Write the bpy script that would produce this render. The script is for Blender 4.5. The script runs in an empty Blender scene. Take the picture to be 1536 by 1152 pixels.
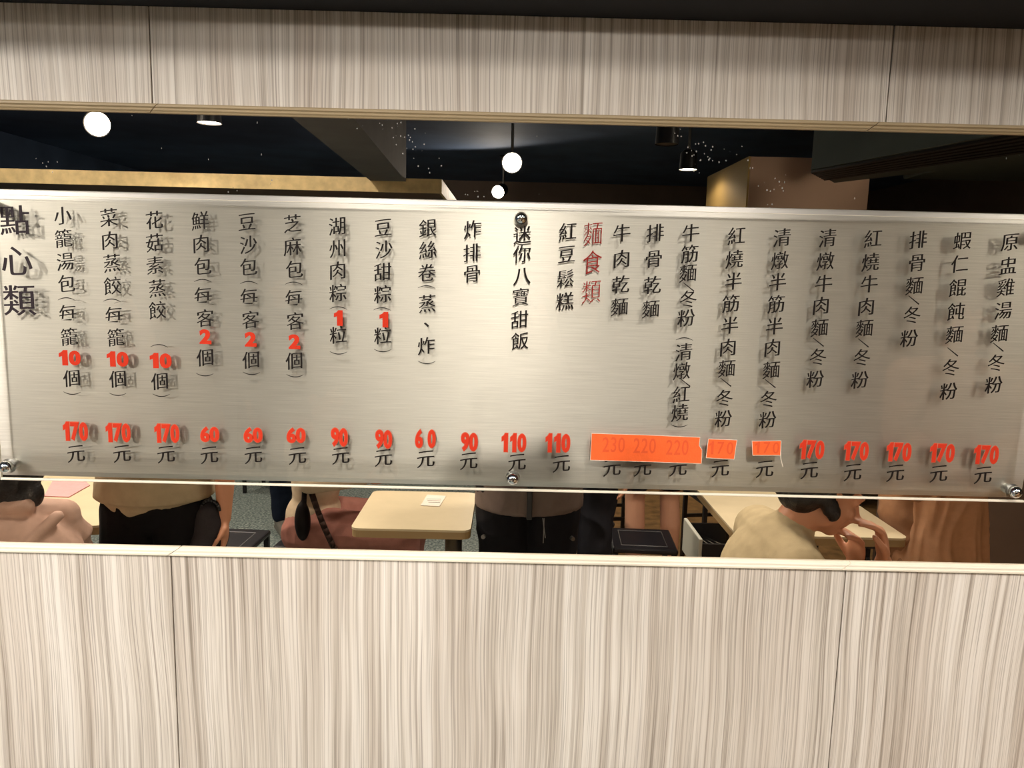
import bpy, bmesh, math, random
from mathutils import Vector, Matrix, noise
random.seed(7)
SC = bpy.context.scene
COL = SC.collection
PI = math.pi

# ------------------------------------------------------------------ camera
YM = .006                                 # mirror face
CZ, CD = 1.68, 1.325                      # lens height, distance to the wood wall (y = 0)
YAW, PITCH, ROLL = math.radians(0.364), math.radians(8.095), math.radians(1.374)
F = 1150.0
cy, sy, cp, sp = math.cos(YAW), math.sin(YAW), math.cos(PITCH), math.sin(PITCH)
FW = Vector((sy*cp, cy*cp, -sp)); RT0 = Vector((cy, -sy, 0)); UP0 = RT0.cross(FW)
RT = RT0*math.cos(ROLL)+UP0*math.sin(ROLL); UP = -RT0*math.sin(ROLL)+UP0*math.cos(ROLL)
CAM = Vector((0, -CD, CZ))
cd = bpy.data.cameras.new('camera'); cam = bpy.data.objects.new('camera', cd); COL.objects.link(cam)
M3 = Matrix((RT, UP, -FW)).transposed()
cam.matrix_world = Matrix.Translation(CAM) @ M3.to_4x4()
cd.sensor_width = 36; cd.lens = F/1536*36; cd.clip_start = 0.01; cd.clip_end = 60
SC.camera = cam

# ------------------------------------------------------------------ view, world, room light
SC.view_settings.view_transform = 'Standard'; SC.view_settings.look = 'None'
SC.view_settings.gamma = 1; SC.view_settings.exposure = 0.57
SC.view_settings.use_curve_mapping = False
SC.cycles.use_denoising = True
SC.cycles.max_bounces = 10; SC.cycles.transparent_max_bounces = 12
SC.cycles.sample_clamp_indirect = 6
W = bpy.data.worlds.new('world'); SC.world = W; W.use_nodes = True
W.node_tree.nodes['Background'].inputs[0].default_value = (0.9, 0.95, 1, 1)
W.node_tree.nodes['Background'].inputs[1].default_value = 0.02

def light(name, kind, loc, energy, color=(1, .925, .835), target=None, size=.1, spot=None, blend=.6):
    ld = bpy.data.lights.new(name, kind); ld.energy = energy; ld.color = color
    o = bpy.data.objects.new(name, ld); COL.objects.link(o); o.location = loc
    if kind == 'AREA': ld.shape = 'DISK'; ld.size = size
    else: ld.shadow_soft_size = size
    if kind == 'SPOT': ld.spot_size = math.radians(spot); ld.spot_blend = blend
    if target is not None:
        o.rotation_euler = (Vector(target)-Vector(loc)).to_track_quat('-Z', 'Y').to_euler()
    return o
# overhead downlights of the dining room, a row over the menu wall and rows further in
OVER = [(-1.9, -1.6), (-0.55, -1.6), (0.75, -1.6), (2.0, -1.6)]
DOWN_E, WALL_E, FAR_E = 88, 42, 22
LAMP_Z = 2.55

# ------------------------------------------------------------------ pixel helpers (only used to read positions off the photo)
def ray(u, v):
    d = FW+RT*(u-768)/F-UP*(v-576)/F
    return d/d.y
def U(u, v, y):                           # point seen directly, on the plane at y
    return CAM+ray(u, v)*(y+CD)
def MR(u, v, D=None, Z=None):             # point seen in the mirror
    r = ray(u, v)
    if D is None: D = (Z-CZ)/r.z
    p = CAM+r*D
    return Vector((p.x, 2*YM+CD-D, p.z))

# ------------------------------------------------------------------ object helpers
def link(name, me, mat=None, parent=None, smooth=False):
    o = bpy.data.objects.new(name, me); COL.objects.link(o)
    if mat:
        me.materials.clear(); me.materials.append(mat)
    if parent: o.parent = parent
    if smooth:
        for p in me.polygons: p.use_smooth = True
    return o
def obj(name, bm, mat=None, parent=None, smooth=False):
    me = bpy.data.meshes.new(name); bm.to_mesh(me); bm.free()
    return link(name, me, mat, parent, smooth)
def empty(name, loc=(0, 0, 0), rz=0):
    o = bpy.data.objects.new(name, None); COL.objects.link(o); o.location = loc; o.rotation_euler = (0, 0, rz)
    return o
def tag(o, label=None, cat=None, group=None, kind=None):
    if label: o['label'] = label
    if cat: o['category'] = cat
    if group: o['group'] = group
    if kind: o['kind'] = kind
    return o
def box(bm, x0, x1, y0, y1, z0, z1, bev=0):
    r = bmesh.ops.create_cube(bm, size=1)
    for v in r['verts']:
        v.co = Vector((x0 if v.co.x < 0 else x1, y0 if v.co.y < 0 else y1, z0 if v.co.z < 0 else z1))
    if bev:
        es = list({e for v in r['verts'] for e in v.link_edges})
        bmesh.ops.bevel(bm, geom=es, offset=bev, segments=2, affect='EDGES', profile=.5)
def tube(bm, p0, p1, r0, r1=None, seg=16, caps=True):
    p0, p1 = Vector(p0), Vector(p1); r1 = r0 if r1 is None else r1
    d = p1-p0; q = d.to_track_quat('Z', 'Y').to_matrix().to_4x4()
    m = Matrix.Translation((p0+p1)/2) @ q
    bmesh.ops.create_cone(bm, cap_ends=caps, segments=seg, radius1=r0, radius2=r1, depth=d.length, matrix=m)
def ball(bm, c, r, seg=16, axes=None):
    if not hasattr(r, '__len__'): r = (r, r, r)
    m = Matrix.Translation(Vector(c))
    if axes is not None: m = m @ axes.to_4x4()
    m = m @ Matrix.Diagonal((r[0], r[1], r[2], 1))
    bmesh.ops.create_uvsphere(bm, u_segments=seg, v_segments=max(6, seg//2+2), radius=1, matrix=m)
def prism(bm, pts, y0, y1):               # outline in x, z pushed along y
    a = [bm.verts.new((p[0], y0, p[1])) for p in pts]; b = [bm.verts.new((p[0], y1, p[1])) for p in pts]
    n = len(pts); bm.faces.new(a); bm.faces.new(b[::-1])
    for i in range(n): bm.faces.new((a[i], b[i], b[(i+1) % n], a[(i+1) % n]))
    bmesh.ops.recalc_face_normals(bm, faces=bm.faces)
def extrude_profile(bm, prof, x0, x1, c0=0, c1=0):   # prof in (y, z); ends can lean by c0, c1 along z for mitres
    zs = [p[1] for p in prof]; zm, zM = min(zs), max(zs)
    def e(x, c): return [bm.verts.new((x+c*((p[1]-zm)/(zM-zm)-.5), p[0], p[1])) for p in prof]
    a, b = e(x0, c0), e(x1, c1); n = len(prof)
    bm.faces.new(a); bm.faces.new(b[::-1])
    for i in range(n): bm.faces.new((a[i], b[i], b[(i+1) % n], a[(i+1) % n]))
    bmesh.ops.recalc_face_normals(bm, faces=bm.faces)

# ------------------------------------------------------------------ materials
def new_mat(name):
    m = bpy.data.materials.new(name); m.use_nodes = True
    nt = m.node_tree; b = nt.nodes['Principled BSDF']
    return m, nt, b
def simple(name, col, rough=.6, metal=0, vary=0.0, scale=20, bump=0, bscale=200, spec=.5):
    m, nt, b = new_mat(name)
    b.inputs['Base Color'].default_value = (*col, 1); b.inputs['Roughness'].default_value = rough
    b.inputs['Metallic'].default_value = metal; b.inputs['Specular IOR Level'].default_value = spec
    if vary or bump:
        tc = nt.nodes.new('ShaderNodeTexCoord')
    if vary:
        n = nt.nodes.new('ShaderNodeTexNoise'); n.inputs['Scale'].default_value = scale; n.inputs['Detail'].default_value = 5
        nt.links.new(tc.outputs['Object'], n.inputs['Vector'])
        r = nt.nodes.new('ShaderNodeValToRGB')
        r.color_ramp.elements[0].position = .3; r.color_ramp.elements[1].position = .7
        r.color_ramp.elements[0].color = (*[c*(1-vary) for c in col], 1); r.color_ramp.elements[1].color = (*[min(1, c*(1+vary)) for c in col], 1)
        nt.links.new(n.outputs['Fac'], r.inputs[0]); nt.links.new(r.outputs[0], b.inputs['Base Color'])
    if bump:
        n2 = nt.nodes.new('ShaderNodeTexNoise'); n2.inputs['Scale'].default_value = bscale; n2.inputs['Detail'].default_value = 3
        nt.links.new(tc.outputs['Object'], n2.inputs['Vector'])
        bp = nt.nodes.new('ShaderNodeBump'); bp.inputs['Strength'].default_value = bump; bp.inputs['Distance'].default_value = .002
        nt.links.new(n2.outputs['Fac'], bp.inputs['Height']); nt.links.new(bp.outputs[0], b.inputs['Normal'])
    return m
def srgb(r, g, b): return tuple(((c/255)/12.92 if c < 10 else (((c/255)+.055)/1.055)**2.4) for c in (r, g, b))

def wood_laminate():
    m, nt, b = new_mat('greyed_wood_laminate'); N, L = nt.nodes, nt.links
    tc = N.new('ShaderNodeTexCoord')
    # slow sideways drift so that the grain leans and closes like cathedral figure
    def mapping(sc, src):
        mp = N.new('ShaderNodeMapping'); mp.inputs['Scale'].default_value = sc; L.new(src, mp.inputs['Vector']); return mp.outputs[0]
    def noise_(vec, s, d, r=.55):
        n = N.new('ShaderNodeTexNoise'); n.inputs['Scale'].default_value = s; n.inputs['Detail'].default_value = d
        n.inputs['Roughness'].default_value = r; L.new(vec, n.inputs['Vector']); return n.outputs['Fac']
    warp = noise_(mapping((1.7, 1, .9), tc.outputs['Object']), 1.0, 2)
    ma = N.new('ShaderNodeMath'); ma.operation = 'MULTIPLY_ADD'; ma.inputs[1].default_value = .07; ma.inputs[2].default_value = -.035
    L.new(warp, ma.inputs[0])
    cx = N.new('ShaderNodeCombineXYZ'); L.new(ma.outputs[0], cx.inputs[0])
    va = N.new('ShaderNodeVectorMath'); L.new(tc.outputs['Object'], va.inputs[0]); L.new(cx.outputs[0], va.inputs[1])
    P = va.outputs[0]
    fine = noise_(mapping((260, 1, 2.0), P), 1, 3, .6)
    mid = noise_(mapping((70, 1, .5), P), 1, 5, .7)
    broad = noise_(mapping((14, 1, .45), P), 1, 3)
    r1 = N.new('ShaderNodeValToRGB'); cr = r1.color_ramp
    cr.elements[0].position = .30; cr.elements[0].color = (*srgb(158, 147, 135), 1)
    cr.elements[1].position = .68; cr.elements[1].color = (*srgb(240, 235, 228), 1)
    e = cr.elements.new(.42); e.color = (*srgb(210, 201, 190), 1)
    e = cr.elements.new(.53); e.color = (*srgb(232, 225, 216), 1)
    L.new(mid, r1.inputs[0])
    r2 = N.new('ShaderNodeValToRGB'); r2.color_ramp.elements[0].position = .36; r2.color_ramp.elements[0].color = (.50, .46, .43, 1)
    r2.color_ramp.elements[1].position = .50; r2.color_ramp.elements[1].color = (1, 1, 1, 1); L.new(fine, r2.inputs[0])
    mx = N.new('ShaderNodeMix'); mx.data_type = 'RGBA'; mx.blend_type = 'MULTIPLY'; mx.inputs[0].default_value = .62
    L.new(r1.outputs[0], mx.inputs[6]); L.new(r2.outputs[0], mx.inputs[7])
    r3 = N.new('ShaderNodeValToRGB'); r3.color_ramp.elements[0].position = .3; r3.color_ramp.elements[0].color = (.82, .78, .75, 1)
    r3.color_ramp.elements[1].position = .6; r3.color_ramp.elements[1].color = (1, 1, 1, 1); L.new(broad, r3.inputs[0])
    mx2 = N.new('ShaderNodeMix'); mx2.data_type = 'RGBA'; mx2.blend_type = 'MULTIPLY'; mx2.inputs[0].default_value = .9
    L.new(mx.outputs[2], mx2.inputs[6]); L.new(r3.outputs[0], mx2.inputs[7])
    hair_ = noise_(mapping((430, 1, 1.3), P), 1, 2, .5)
    r4 = N.new('ShaderNodeValToRGB'); r4.color_ramp.elements[0].position = .37; r4.color_ramp.elements[0].color = (.42, .38, .35, 1)
    r4.color_ramp.elements[1].position = .45; r4.color_ramp.elements[1].color = (1, 1, 1, 1); L.new(hair_, r4.inputs[0])
    mx5 = N.new('ShaderNodeMix'); mx5.data_type = 'RGBA'; mx5.blend_type = 'MULTIPLY'; mx5.inputs[0].default_value = .5
    L.new(mx2.outputs[2], mx5.inputs[6]); L.new(r4.outputs[0], mx5.inputs[7]); mx2 = mx5
    # a few dark nail specks
    vo = N.new('ShaderNodeTexVoronoi'); vo.inputs['Scale'].default_value = 5; L.new(tc.outputs['Object'], vo.inputs['Vector'])
    lt = N.new('ShaderNodeMath'); lt.operation = 'LESS_THAN'; lt.inputs[1].default_value = .012; L.new(vo.outputs['Distance'], lt.inputs[0])
    mx3 = N.new('ShaderNodeMix'); mx3.data_type = 'RGBA'; L.new(lt.outputs[0], mx3.inputs[0]); L.new(mx2.outputs[2], mx3.inputs[6])
    mx3.inputs[7].default_value = (.05, .045, .04, 1)
    L.new(mx3.outputs[2], b.inputs['Base Color']); b.inputs['Roughness'].default_value = .5
    bp = N.new('ShaderNodeBump'); bp.inputs['Strength'].default_value = .12; bp.inputs['Distance'].default_value = .0006
    L.new(fine, bp.inputs['Height']); L.new(bp.outputs[0], b.inputs['Normal'])
    return m
MAT = {}
MAT['wood'] = wood_laminate()

def mirror_mat():
    m, nt, b = new_mat('bronze_mirror'); N, L = nt.nodes, nt.links
    b.inputs['Metallic'].default_value = 1; b.inputs['Roughness'].default_value = 0.0
    b.inputs['Base Color'].default_value = (.74, .69, .62, 1)
    tc = N.new('ShaderNodeTexCoord')
    def specks(scale, lim, sx, sz, nscale, lo):
        mp = N.new('ShaderNodeMapping'); mp.inputs['Scale'].default_value = (sx, 1, sz); mp.inputs['Rotation'].default_value = (0, .35, 0)
        L.new(tc.outputs['Object'], mp.inputs['Vector'])
        vo = N.new('ShaderNodeTexVoronoi'); vo.inputs['Scale'].default_value = scale; L.new(mp.outputs[0], vo.inputs['Vector'])
        lt = N.new('ShaderNodeMath'); lt.operation = 'LESS_THAN'; lt.inputs[1].default_value = lim; L.new(vo.outputs['Distance'], lt.inputs[0])
        nz = N.new('ShaderNodeTexNoise'); nz.inputs['Scale'].default_value = nscale; nz.inputs['Detail'].default_value = 3; L.new(tc.outputs['Object'], nz.inputs['Vector'])
        gt = N.new('ShaderNodeMath'); gt.operation = 'GREATER_THAN'; gt.inputs[1].default_value = lo; L.new(nz.outputs['Fac'], gt.inputs[0])
        mu = N.new('ShaderNodeMath'); mu.operation = 'MULTIPLY'; L.new(lt.outputs[0], mu.inputs[0]); L.new(gt.outputs[0], mu.inputs[1])
        return mu.outputs[0]
    a = specks(150, .17, 1.0, .8, 6, .60); c = specks(60, .055, 1.6, .5, 5, .55)
    mxm = N.new('ShaderNodeMath'); mxm.operation = 'MAXIMUM'; L.new(a, mxm.inputs[0]); L.new(c, mxm.inputs[1])
    # the scuffs sit on the upper part of the glass (above the board)
    sep = N.new('ShaderNodeSeparateXYZ'); L.new(tc.outputs['Object'], sep.inputs[0])
    gz = N.new('ShaderNodeMath'); gz.operation = 'GREATER_THAN'; gz.inputs[1].default_value = 1.7; L.new(sep.outputs[2], gz.inputs[0])
    m2 = N.new('ShaderNodeMath'); m2.operation = 'MULTIPLY'; L.new(mxm.outputs[0], m2.inputs[0]); L.new(gz.outputs[0], m2.inputs[1])
    m3 = N.new('ShaderNodeMath'); m3.operation = 'MULTIPLY'; m3.inputs[1].default_value = .42; L.new(m2.outputs[0], m3.inputs[0])
    df = N.new('ShaderNodeBsdfDiffuse'); df.inputs[0].default_value = (.75, .74, .7, 1)
    ms = N.new('ShaderNodeMixShader'); L.new(m3.outputs[0], ms.inputs[0]); L.new(b.outputs[0], ms.inputs[1]); L.new(df.outputs[0], ms.inputs[2])
    L.new(ms.outputs[0], N['Material Output'].inputs[0])
    return m
MAT['mirror'] = mirror_mat()

def brushed():
    m, nt, b = new_mat('brushed_steel'); N, L = nt.nodes, nt.links
    b.inputs['Metallic'].default_value = 1; b.inputs['Base Color'].default_value = (.66, .64, .60, 1)
    b.inputs['Roughness'].default_value = .50; b.inputs['Anisotropic'].default_value = .75
    tg = N.new('ShaderNodeTangent'); tg.direction_type = 'RADIAL'; tg.axis = 'Y'
    cx = N.new('ShaderNodeCombineXYZ'); cx.inputs[2].default_value = 1.0      # level brushing draws the highlights out upright
    L.new(cx.outputs[0], b.inputs['Tangent'])
    tc = N.new('ShaderNodeTexCoord')
    mp = N.new('ShaderNodeMapping'); mp.inputs['Scale'].default_value = (12, 1, 900); L.new(tc.outputs['Object'], mp.inputs['Vector'])
    nz = N.new('ShaderNodeTexNoise'); nz.inputs['Scale'].default_value = 1; nz.inputs['Detail'].default_value = 3; L.new(mp.outputs[0], nz.inputs['Vector'])
    mr = N.new('ShaderNodeMapRange'); mr.inputs[3].default_value = .37; mr.inputs[4].default_value = .47; L.new(nz.outputs['Fac'], mr.inputs[0])
    L.new(mr.outputs[0], b.inputs['Roughness'])
    r = N.new('ShaderNodeValToRGB'); r.color_ramp.elements[0].color = (.60, .575, .54, 1); r.color_ramp.elements[1].color = (.74, .71, .67, 1)
    r.color_ramp.elements[0].position = .3; r.color_ramp.elements[1].position = .7; L.new(nz.outputs['Fac'], r.inputs[0])
    L.new(r.outputs[0], b.inputs['Base Color'])
    # satin surface also scatters a little
    df = N.new('ShaderNodeBsdfDiffuse'); df.inputs[0].default_value = (.62, .59, .54, 1)
    ms = N.new('ShaderNodeMixShader'); ms.inputs[0].default_value = .08; L.new(b.outputs[0], ms.inputs[1]); L.new(df.outputs[0], ms.inputs[2])
    L.new(ms.outputs[0], N['Material Output'].inputs[0])
    return m
MAT['steel'] = brushed()

def clear_sheet():
    m = bpy.data.materials.new('clear_acrylic'); m.use_nodes = True; nt = m.node_tree; N, L = nt.nodes, nt.links
    N.remove(N['Principled BSDF'])
    tr = N.new('ShaderNodeBsdfTransparent'); tr.inputs[0].default_value = (.97, .97, .95, 1)
    gl = N.new('ShaderNodeBsdfGlossy'); gl.inputs['Roughness'].default_value = .015; gl.inputs[0].default_value = (1, 1, 1, 1)
    fr = N.new('ShaderNodeFresnel'); fr.inputs[0].default_value = 1.33
    ms = N.new('ShaderNodeMixShader'); L.new(fr.outputs[0], ms.inputs[0]); L.new(tr.outputs[0], ms.inputs[1]); L.new(gl.outputs[0], ms.inputs[2])
    L.new(ms.outputs[0], N['Material Output'].inputs[0])
    return m
MAT['clear'] = clear_sheet()
MAT['sheet_edge'] = simple('acrylic_edge_glint', srgb(240, 232, 214), .25)  # light caught by the sheet's edge, put into a pale opaque colour
MAT['ink'] = simple('black_vinyl', srgb(26, 19, 17), .6, spec=.2)
MAT['ink_head'] = simple('dark_plum_vinyl', srgb(46, 36, 42), .6, spec=.2)
MAT['red'] = simple('red_vinyl', srgb(206, 56, 34), .7, spec=.1)
MAT['halo'] = simple('faded_red_vinyl_rim', srgb(206, 112, 86), .7, spec=.1)
MAT['dark_red'] = simple('dark_red_vinyl', srgb(146, 34, 26), .6, spec=.2)
MAT['tape'] = simple('orange_tape', srgb(246, 100, 38), .7, vary=.05, scale=60, bump=.3, bscale=300)
MAT['tape_digit'] = simple('digits_under_orange_tape', srgb(228, 84, 34), .7)
MAT['white_edge'] = simple('torn_paper_edge', srgb(240, 225, 205), .8)
MAT['chrome'] = simple('chrome', (.8, .8, .8), .12, 1)
MAT['chrome_satin'] = simple('brushed_chrome', (.7, .69, .66), .3, 1, bump=.4, bscale=900)
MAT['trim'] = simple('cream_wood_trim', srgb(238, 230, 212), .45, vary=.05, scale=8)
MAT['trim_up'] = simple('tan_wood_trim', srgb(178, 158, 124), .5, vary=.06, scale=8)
MAT['black'] = simple('matt_black_paint', srgb(22, 22, 26), .7)
MAT['soffit'] = simple('black_soffit_paint', srgb(16, 17, 24), .8)
MAT['ceil'] = simple('dark_blue_ceiling_paint', srgb(84, 104, 134), .75, vary=.2, scale=2)
MAT['concrete'] = simple('dark_concrete', srgb(96, 90, 84), .8, vary=.12, scale=4)
MAT['beam'] = simple('grey_beam_paint', srgb(104, 102, 102), .8, vary=.12, scale=4)
MAT['gold'] = simple('gold_wallpaper', srgb(232, 204, 146), .55, .0, vary=.18, scale=14)
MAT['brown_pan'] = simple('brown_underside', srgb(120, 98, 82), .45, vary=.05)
MAT['lit_side'] = simple('lamplit_column_side', srgb(168, 138, 78), .7)  # yellow lamplight on the column's left face, put into the colour
MAT['brown_wall'] = simple('brown_wall_paint', srgb(176, 144, 122), .7, vary=.05, scale=3)
MAT['dark_brown'] = simple('dark_brown_partition', srgb(120, 100, 86), .6, vary=.1, scale=3)
MAT['duct'] = simple('dark_green_duct', srgb(78, 88, 84), .6, vary=.15, scale=3)
MAT['table'] = simple('maple_tabletop', srgb(222, 206, 172), .35, vary=.04, scale=10)
MAT['table_edge'] = simple('tan_table_edge', srgb(176, 148, 104), .5)
MAT['post'] = simple('grey_steel_post', (.28, .26, .24), .35, .9)
MAT['blackmetal'] = simple('black_powder_coat', srgb(28, 27, 30), .4)
MAT['blackseat'] = simple('black_vinyl_seat', srgb(34, 33, 38), .35, bump=.3, bscale=300)
MAT['silver'] = simple('silver_piping', srgb(150, 150, 150), .3, .8)
MAT['skin'] = simple('warm_skin', srgb(206, 146, 112), .5, vary=.04, scale=12)
MAT['skin2'] = simple('light_skin', srgb(214, 160, 130), .5, vary=.04, scale=12)
MAT['hair'] = simple('black_hair', srgb(26, 22, 22), .45, bump=1, bscale=160)
MAT['paper'] = simple('white_paper', srgb(235, 225, 212), .8)
MAT['pink_paper'] = simple('pink_menu_paper', srgb(222, 160, 160), .7, vary=.05, scale=40)
MAT['brows'] = simple('dark_brow_hair', srgb(30, 24, 22), .7)
def cloth(name, rgb, rough=.85, vary=.08): return simple(name, srgb(*rgb), rough, vary=vary, scale=30, bump=.4, bscale=500, spec=.12)

def lens_mat():
    m, nt, b = new_mat('lit_lamp_lens')
    b.inputs['Base Color'].default_value = (1, .95, .85, 1)
    b.inputs['Emission Color'].default_value = (1, .90, .74, 1); b.inputs['Emission Strength'].default_value = 18
    return m
MAT['lens'] = lens_mat()
MAT['lens_off'] = simple('unlit_lamp_lens', srgb(120, 110, 100), .3)

def terrazzo():
    m, nt, b = new_mat('speckled_terrazzo'); N, L = nt.nodes, nt.links
    tc = N.new('ShaderNodeTexCoord'); sep = N.new('ShaderNodeSeparateXYZ'); L.new(tc.outputs['Object'], sep.inputs[0])
    n = N.new('ShaderNodeTexNoise'); n.inputs['Scale'].default_value = 70; n.inputs['Detail'].default_value = 4; L.new(tc.outputs['Object'], n.inputs['Vector'])
    r = N.new('ShaderNodeValToRGB'); e = r.color_ramp.elements
    e[0].position = .36; e[0].color = (*srgb(70, 84, 84), 1); e[1].position = .62; e[1].color = (*srgb(182, 188, 180), 1)
    x = r.color_ramp.elements.new(.47); x.color = (*srgb(118, 134, 132), 1)
    L.new(n.outputs['Fac'], r.inputs[0]); L.new(r.outputs[0], b.inputs['Base Color']); b.inputs['Roughness'].default_value = .35
    return m
MAT['terrazzo'] = terrazzo()
MAT['brown_floor'] = simple('mottled_brown_floor', srgb(150, 116, 74), .4, vary=.35, scale=14)

# ------------------------------------------------------------------ the wall with the menu
zr = lambda z: CZ+z                        # heights measured from the lens
WT, WB = zr(.4195), zr(.2665)              # upper wood band
LT = zr(-.5145)                            # top of the lower wood
MT, MB = zr(.2520), zr(-.5000)             # mirror daylight
seams = [-3.04, -1.82, -0.5985, 0.6213, 1.84, 3.06]
wall = tag(empty('wall_front', (0, 0, 0)), 'wall of greyed wood laminate panels around a long mirror', kind='structure')
del wall['label']
for i in range(5):
    for (z0, z1) in ((WB, WT), (0.0, LT)):
        bm = bmesh.new(); box(bm, seams[i]+.0011, seams[i+1]-.0011, 0, .03, z0, z1, .0008)
        me_ = obj('panel', bm, MAT['wood'], wall)
bm = bmesh.new(); box(bm, -4.6, 4.6, .035, .25, -.0, 2.95); obj('backing', bm, MAT['black'], wall)
# soffit over the wall
bm = bmesh.new(); box(bm, -4.6, 4.6, -.24, .03, WT, 2.95)
tag(obj('ceiling_soffit', bm, MAT['soffit']), kind='structure')

# trims, each made of three mitred lengths
def trim(name, prof, cuts, lean, mat):
    t = tag(empty(name, (0, 0, 0)), kind='structure')
    for i in range(len(cuts)-1):
        bm = bmesh.new(); extrude_profile(bm, prof, cuts[i]+.0009, cuts[i+1]-.0009, lean, lean)
        obj('trim_piece', bm, mat, t)
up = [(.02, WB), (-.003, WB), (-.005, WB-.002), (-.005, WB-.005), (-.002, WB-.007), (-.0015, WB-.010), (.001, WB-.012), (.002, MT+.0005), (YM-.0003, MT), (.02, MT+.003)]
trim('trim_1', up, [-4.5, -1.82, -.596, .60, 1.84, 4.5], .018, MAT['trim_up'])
dn = [(.02, LT), (-.003, LT), (-.006, LT+.002), (-.006, LT+.005), (-.004, LT+.007), (-.004, MB-.004), (-.0025, MB-.001), (YM-.0003, MB), (.02, MB-.003)]
trim('trim_2', dn, [-4.5, -1.83, -.5935, .618, 1.83, 4.5], .022, MAT['trim'])

# mirror
bm = bmesh.new(); box(bm, -4.5, 4.5, YM, YM+.006, MB-.006, MT+.008)
tag(obj('wall_mirror', bm, MAT['mirror']), 'long bronze-tinted mirror in the wood wall behind the menu board, scuffed near its top', 'mirror')

# ------------------------------------------------------------------ menu board
PF, SF, TX = -.018, -.034, -.0346           # plate face, sheet face, lettering
board = tag(empty('menu_board', (0, 0, zr(-.13))), 'long brushed steel menu board with Chinese dishes and red prices, screwed over the mirror', 'menu board')
def B(o): o.parent = board; o.matrix_parent_inverse = Matrix.Translation((0, 0, -zr(-.13))); return o
capL, capR = U(5, 702, -.05), U(1527, 740, -.05)
XL, XR = capL.x-.028, capR.x+.03
ZT = U(768, 302, PF).z; ZB = U(768, 737, SF).z
# steel plate with softly rolled top and bottom
prof = [(-.012, ZT), (-.013, ZT+.0003), (PF+.0032, ZT-.0008), (PF+.0026, ZT-.0025), (PF+.0002, ZT-.0175), (PF, ZT-.021), (PF, ZB+.050), (PF+.0004, ZB+.040), (PF+.0016, ZB+.028), (PF+.0036, ZB+.012), (PF+.0065, ZB+.003), (PF+.0085, ZB+.003),
        (PF+.0085, ZB+.02), (PF+.004, ZB+.05), (-.012, ZT-.03)]
bm = bmesh.new()
zc = [PF]
extrude_profile(bm, prof, XL, XR)
pl = B(obj('steel_plate', bm, MAT['steel']))
# clear sheet in front
ST = U(768, 311, SF).z
bm = bmesh.new(); box(bm, XL+.012, XR-.006, SF, SF+.0006, ZB+.0045, ST, 0)
B(obj('clear_sheet', bm, MAT['clear']))
bm = bmesh.new(); box(bm, XL+.012, XR-.006, SF-.0002, SF+.004, ZB, ZB+.0045, .0012)
box(bm, XL+.011, XL+.0125, SF, SF+.004, ZB, ST); box(bm, XL+.012, XR-.006, SF, SF+.003, ST, ST+.0007)
B(tag(obj('sheet_edge', bm, MAT['sheet_edge']), 'lower edge of the clear sheet, its glint put into a pale colour'))
# standoff screws
def screw(u, v, dome=True):
    c = U(u, v, -.05); e = empty('standoff_screw', (c.x, 0, c.z)); B(e)
    bm = bmesh.new(); tube(bm, (0, YM-.0005, 0), (0, -.036, 0), .0085, seg=24); tube(bm, (0, -.036, 0), (0, -.044, 0), .0092, seg=24)
    obj('barrel', bm, MAT['chrome_satin'], e, True)
    bm = bmesh.new(); ball(bm, (0, -.044, 0), (.0104, .0095, .0104), 24); obj('cap', bm, MAT['chrome'], e, True)
    bm = bmesh.new(); tube(bm, (0, SF-.0015, 0), (0, SF-.0003, 0), .0125, seg=28); obj('washer', bm, MAT['clear'], e, True)
for s in ((5, 702), (1527, 740), (782, 327), (769, 720)): screw(*s)
for x in (capL.x, capR.x):
    p = U(782, 327, -.05)
    c = Vector((x, -.05, p.z)); e = empty('standoff_screw', (c.x, 0, c.z)); B(e)
    bm = bmesh.new(); tube(bm, (0, YM-.0005, 0), (0, -.044, 0), .0088, seg=24); obj('barrel', bm, MAT['chrome_satin'], e, True)
    bm = bmesh.new(); ball(bm, (0, -.044, 0), (.0104, .0095, .0104), 24); obj('cap', bm, MAT['chrome'], e, True)

# ---- lettering: outlines of Blender's own fallback font, thinned level strokes and a rising slant, like brush-written signs
_cache = {}
def outlines(ch):
    cu = bpy.data.curves.new('t', 'FONT'); cu.body = ch; cu.size = 1; cu.fill_mode = 'NONE' if False else 'BOTH'
    cu.resolution_u = 3
    o = bpy.data.objects.new('t', cu); COL.objects.link(o)
    bpy.context.view_layer.update()
    dg = bpy.context.evaluated_depsgraph_get()
    c2 = o.evaluated_get(dg).to_curve(dg)
    loops = []
    for s in c2.splines:
        if s.type == 'BEZIER':
            bp = s.bezier_points; n = len(bp); pts = []
            for i in range(n):
                a, b = bp[i], bp[(i+1) % n]
                p0, p1, p2, p3 = a.co.xy, a.handle_right.xy, b.handle_left.xy, b.co.xy
                flat = abs((p1-p0).cross(p3-p0)) < 1e-6 and abs((p2-p0).cross(p3-p0)) < 1e-6 if (p3-p0).length > 1e-9 else True
                k = max(2, int((p3-p0).length/.12)) if flat else 5
                for j in range(k):
                    t = j/k; q = 1-t
                    pts.append(q*q*q*p0+3*q*q*t*p1+3*q*t*t*p2+t*t*t*p3)
        else:
            pts = [p.co.xy.copy() for p in s.points]
        out = []
        for p in pts:
            if not out or (p-out[-1]).length > 1e-4: out.append(p)
        if len(out) > 2 and (out[0]-out[-1]).length < 1e-4: out.pop()
        if len(out) > 2: loops.append(out)
    o.to_curve_clear() if hasattr(o, 'to_curve_clear') else None
    bpy.data.objects.remove(o); bpy.data.curves.remove(cu)
    return loops
def area(l): return sum(l[i].cross(l[(i+1) % len(l)]) for i in range(len(l)))/2
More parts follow.
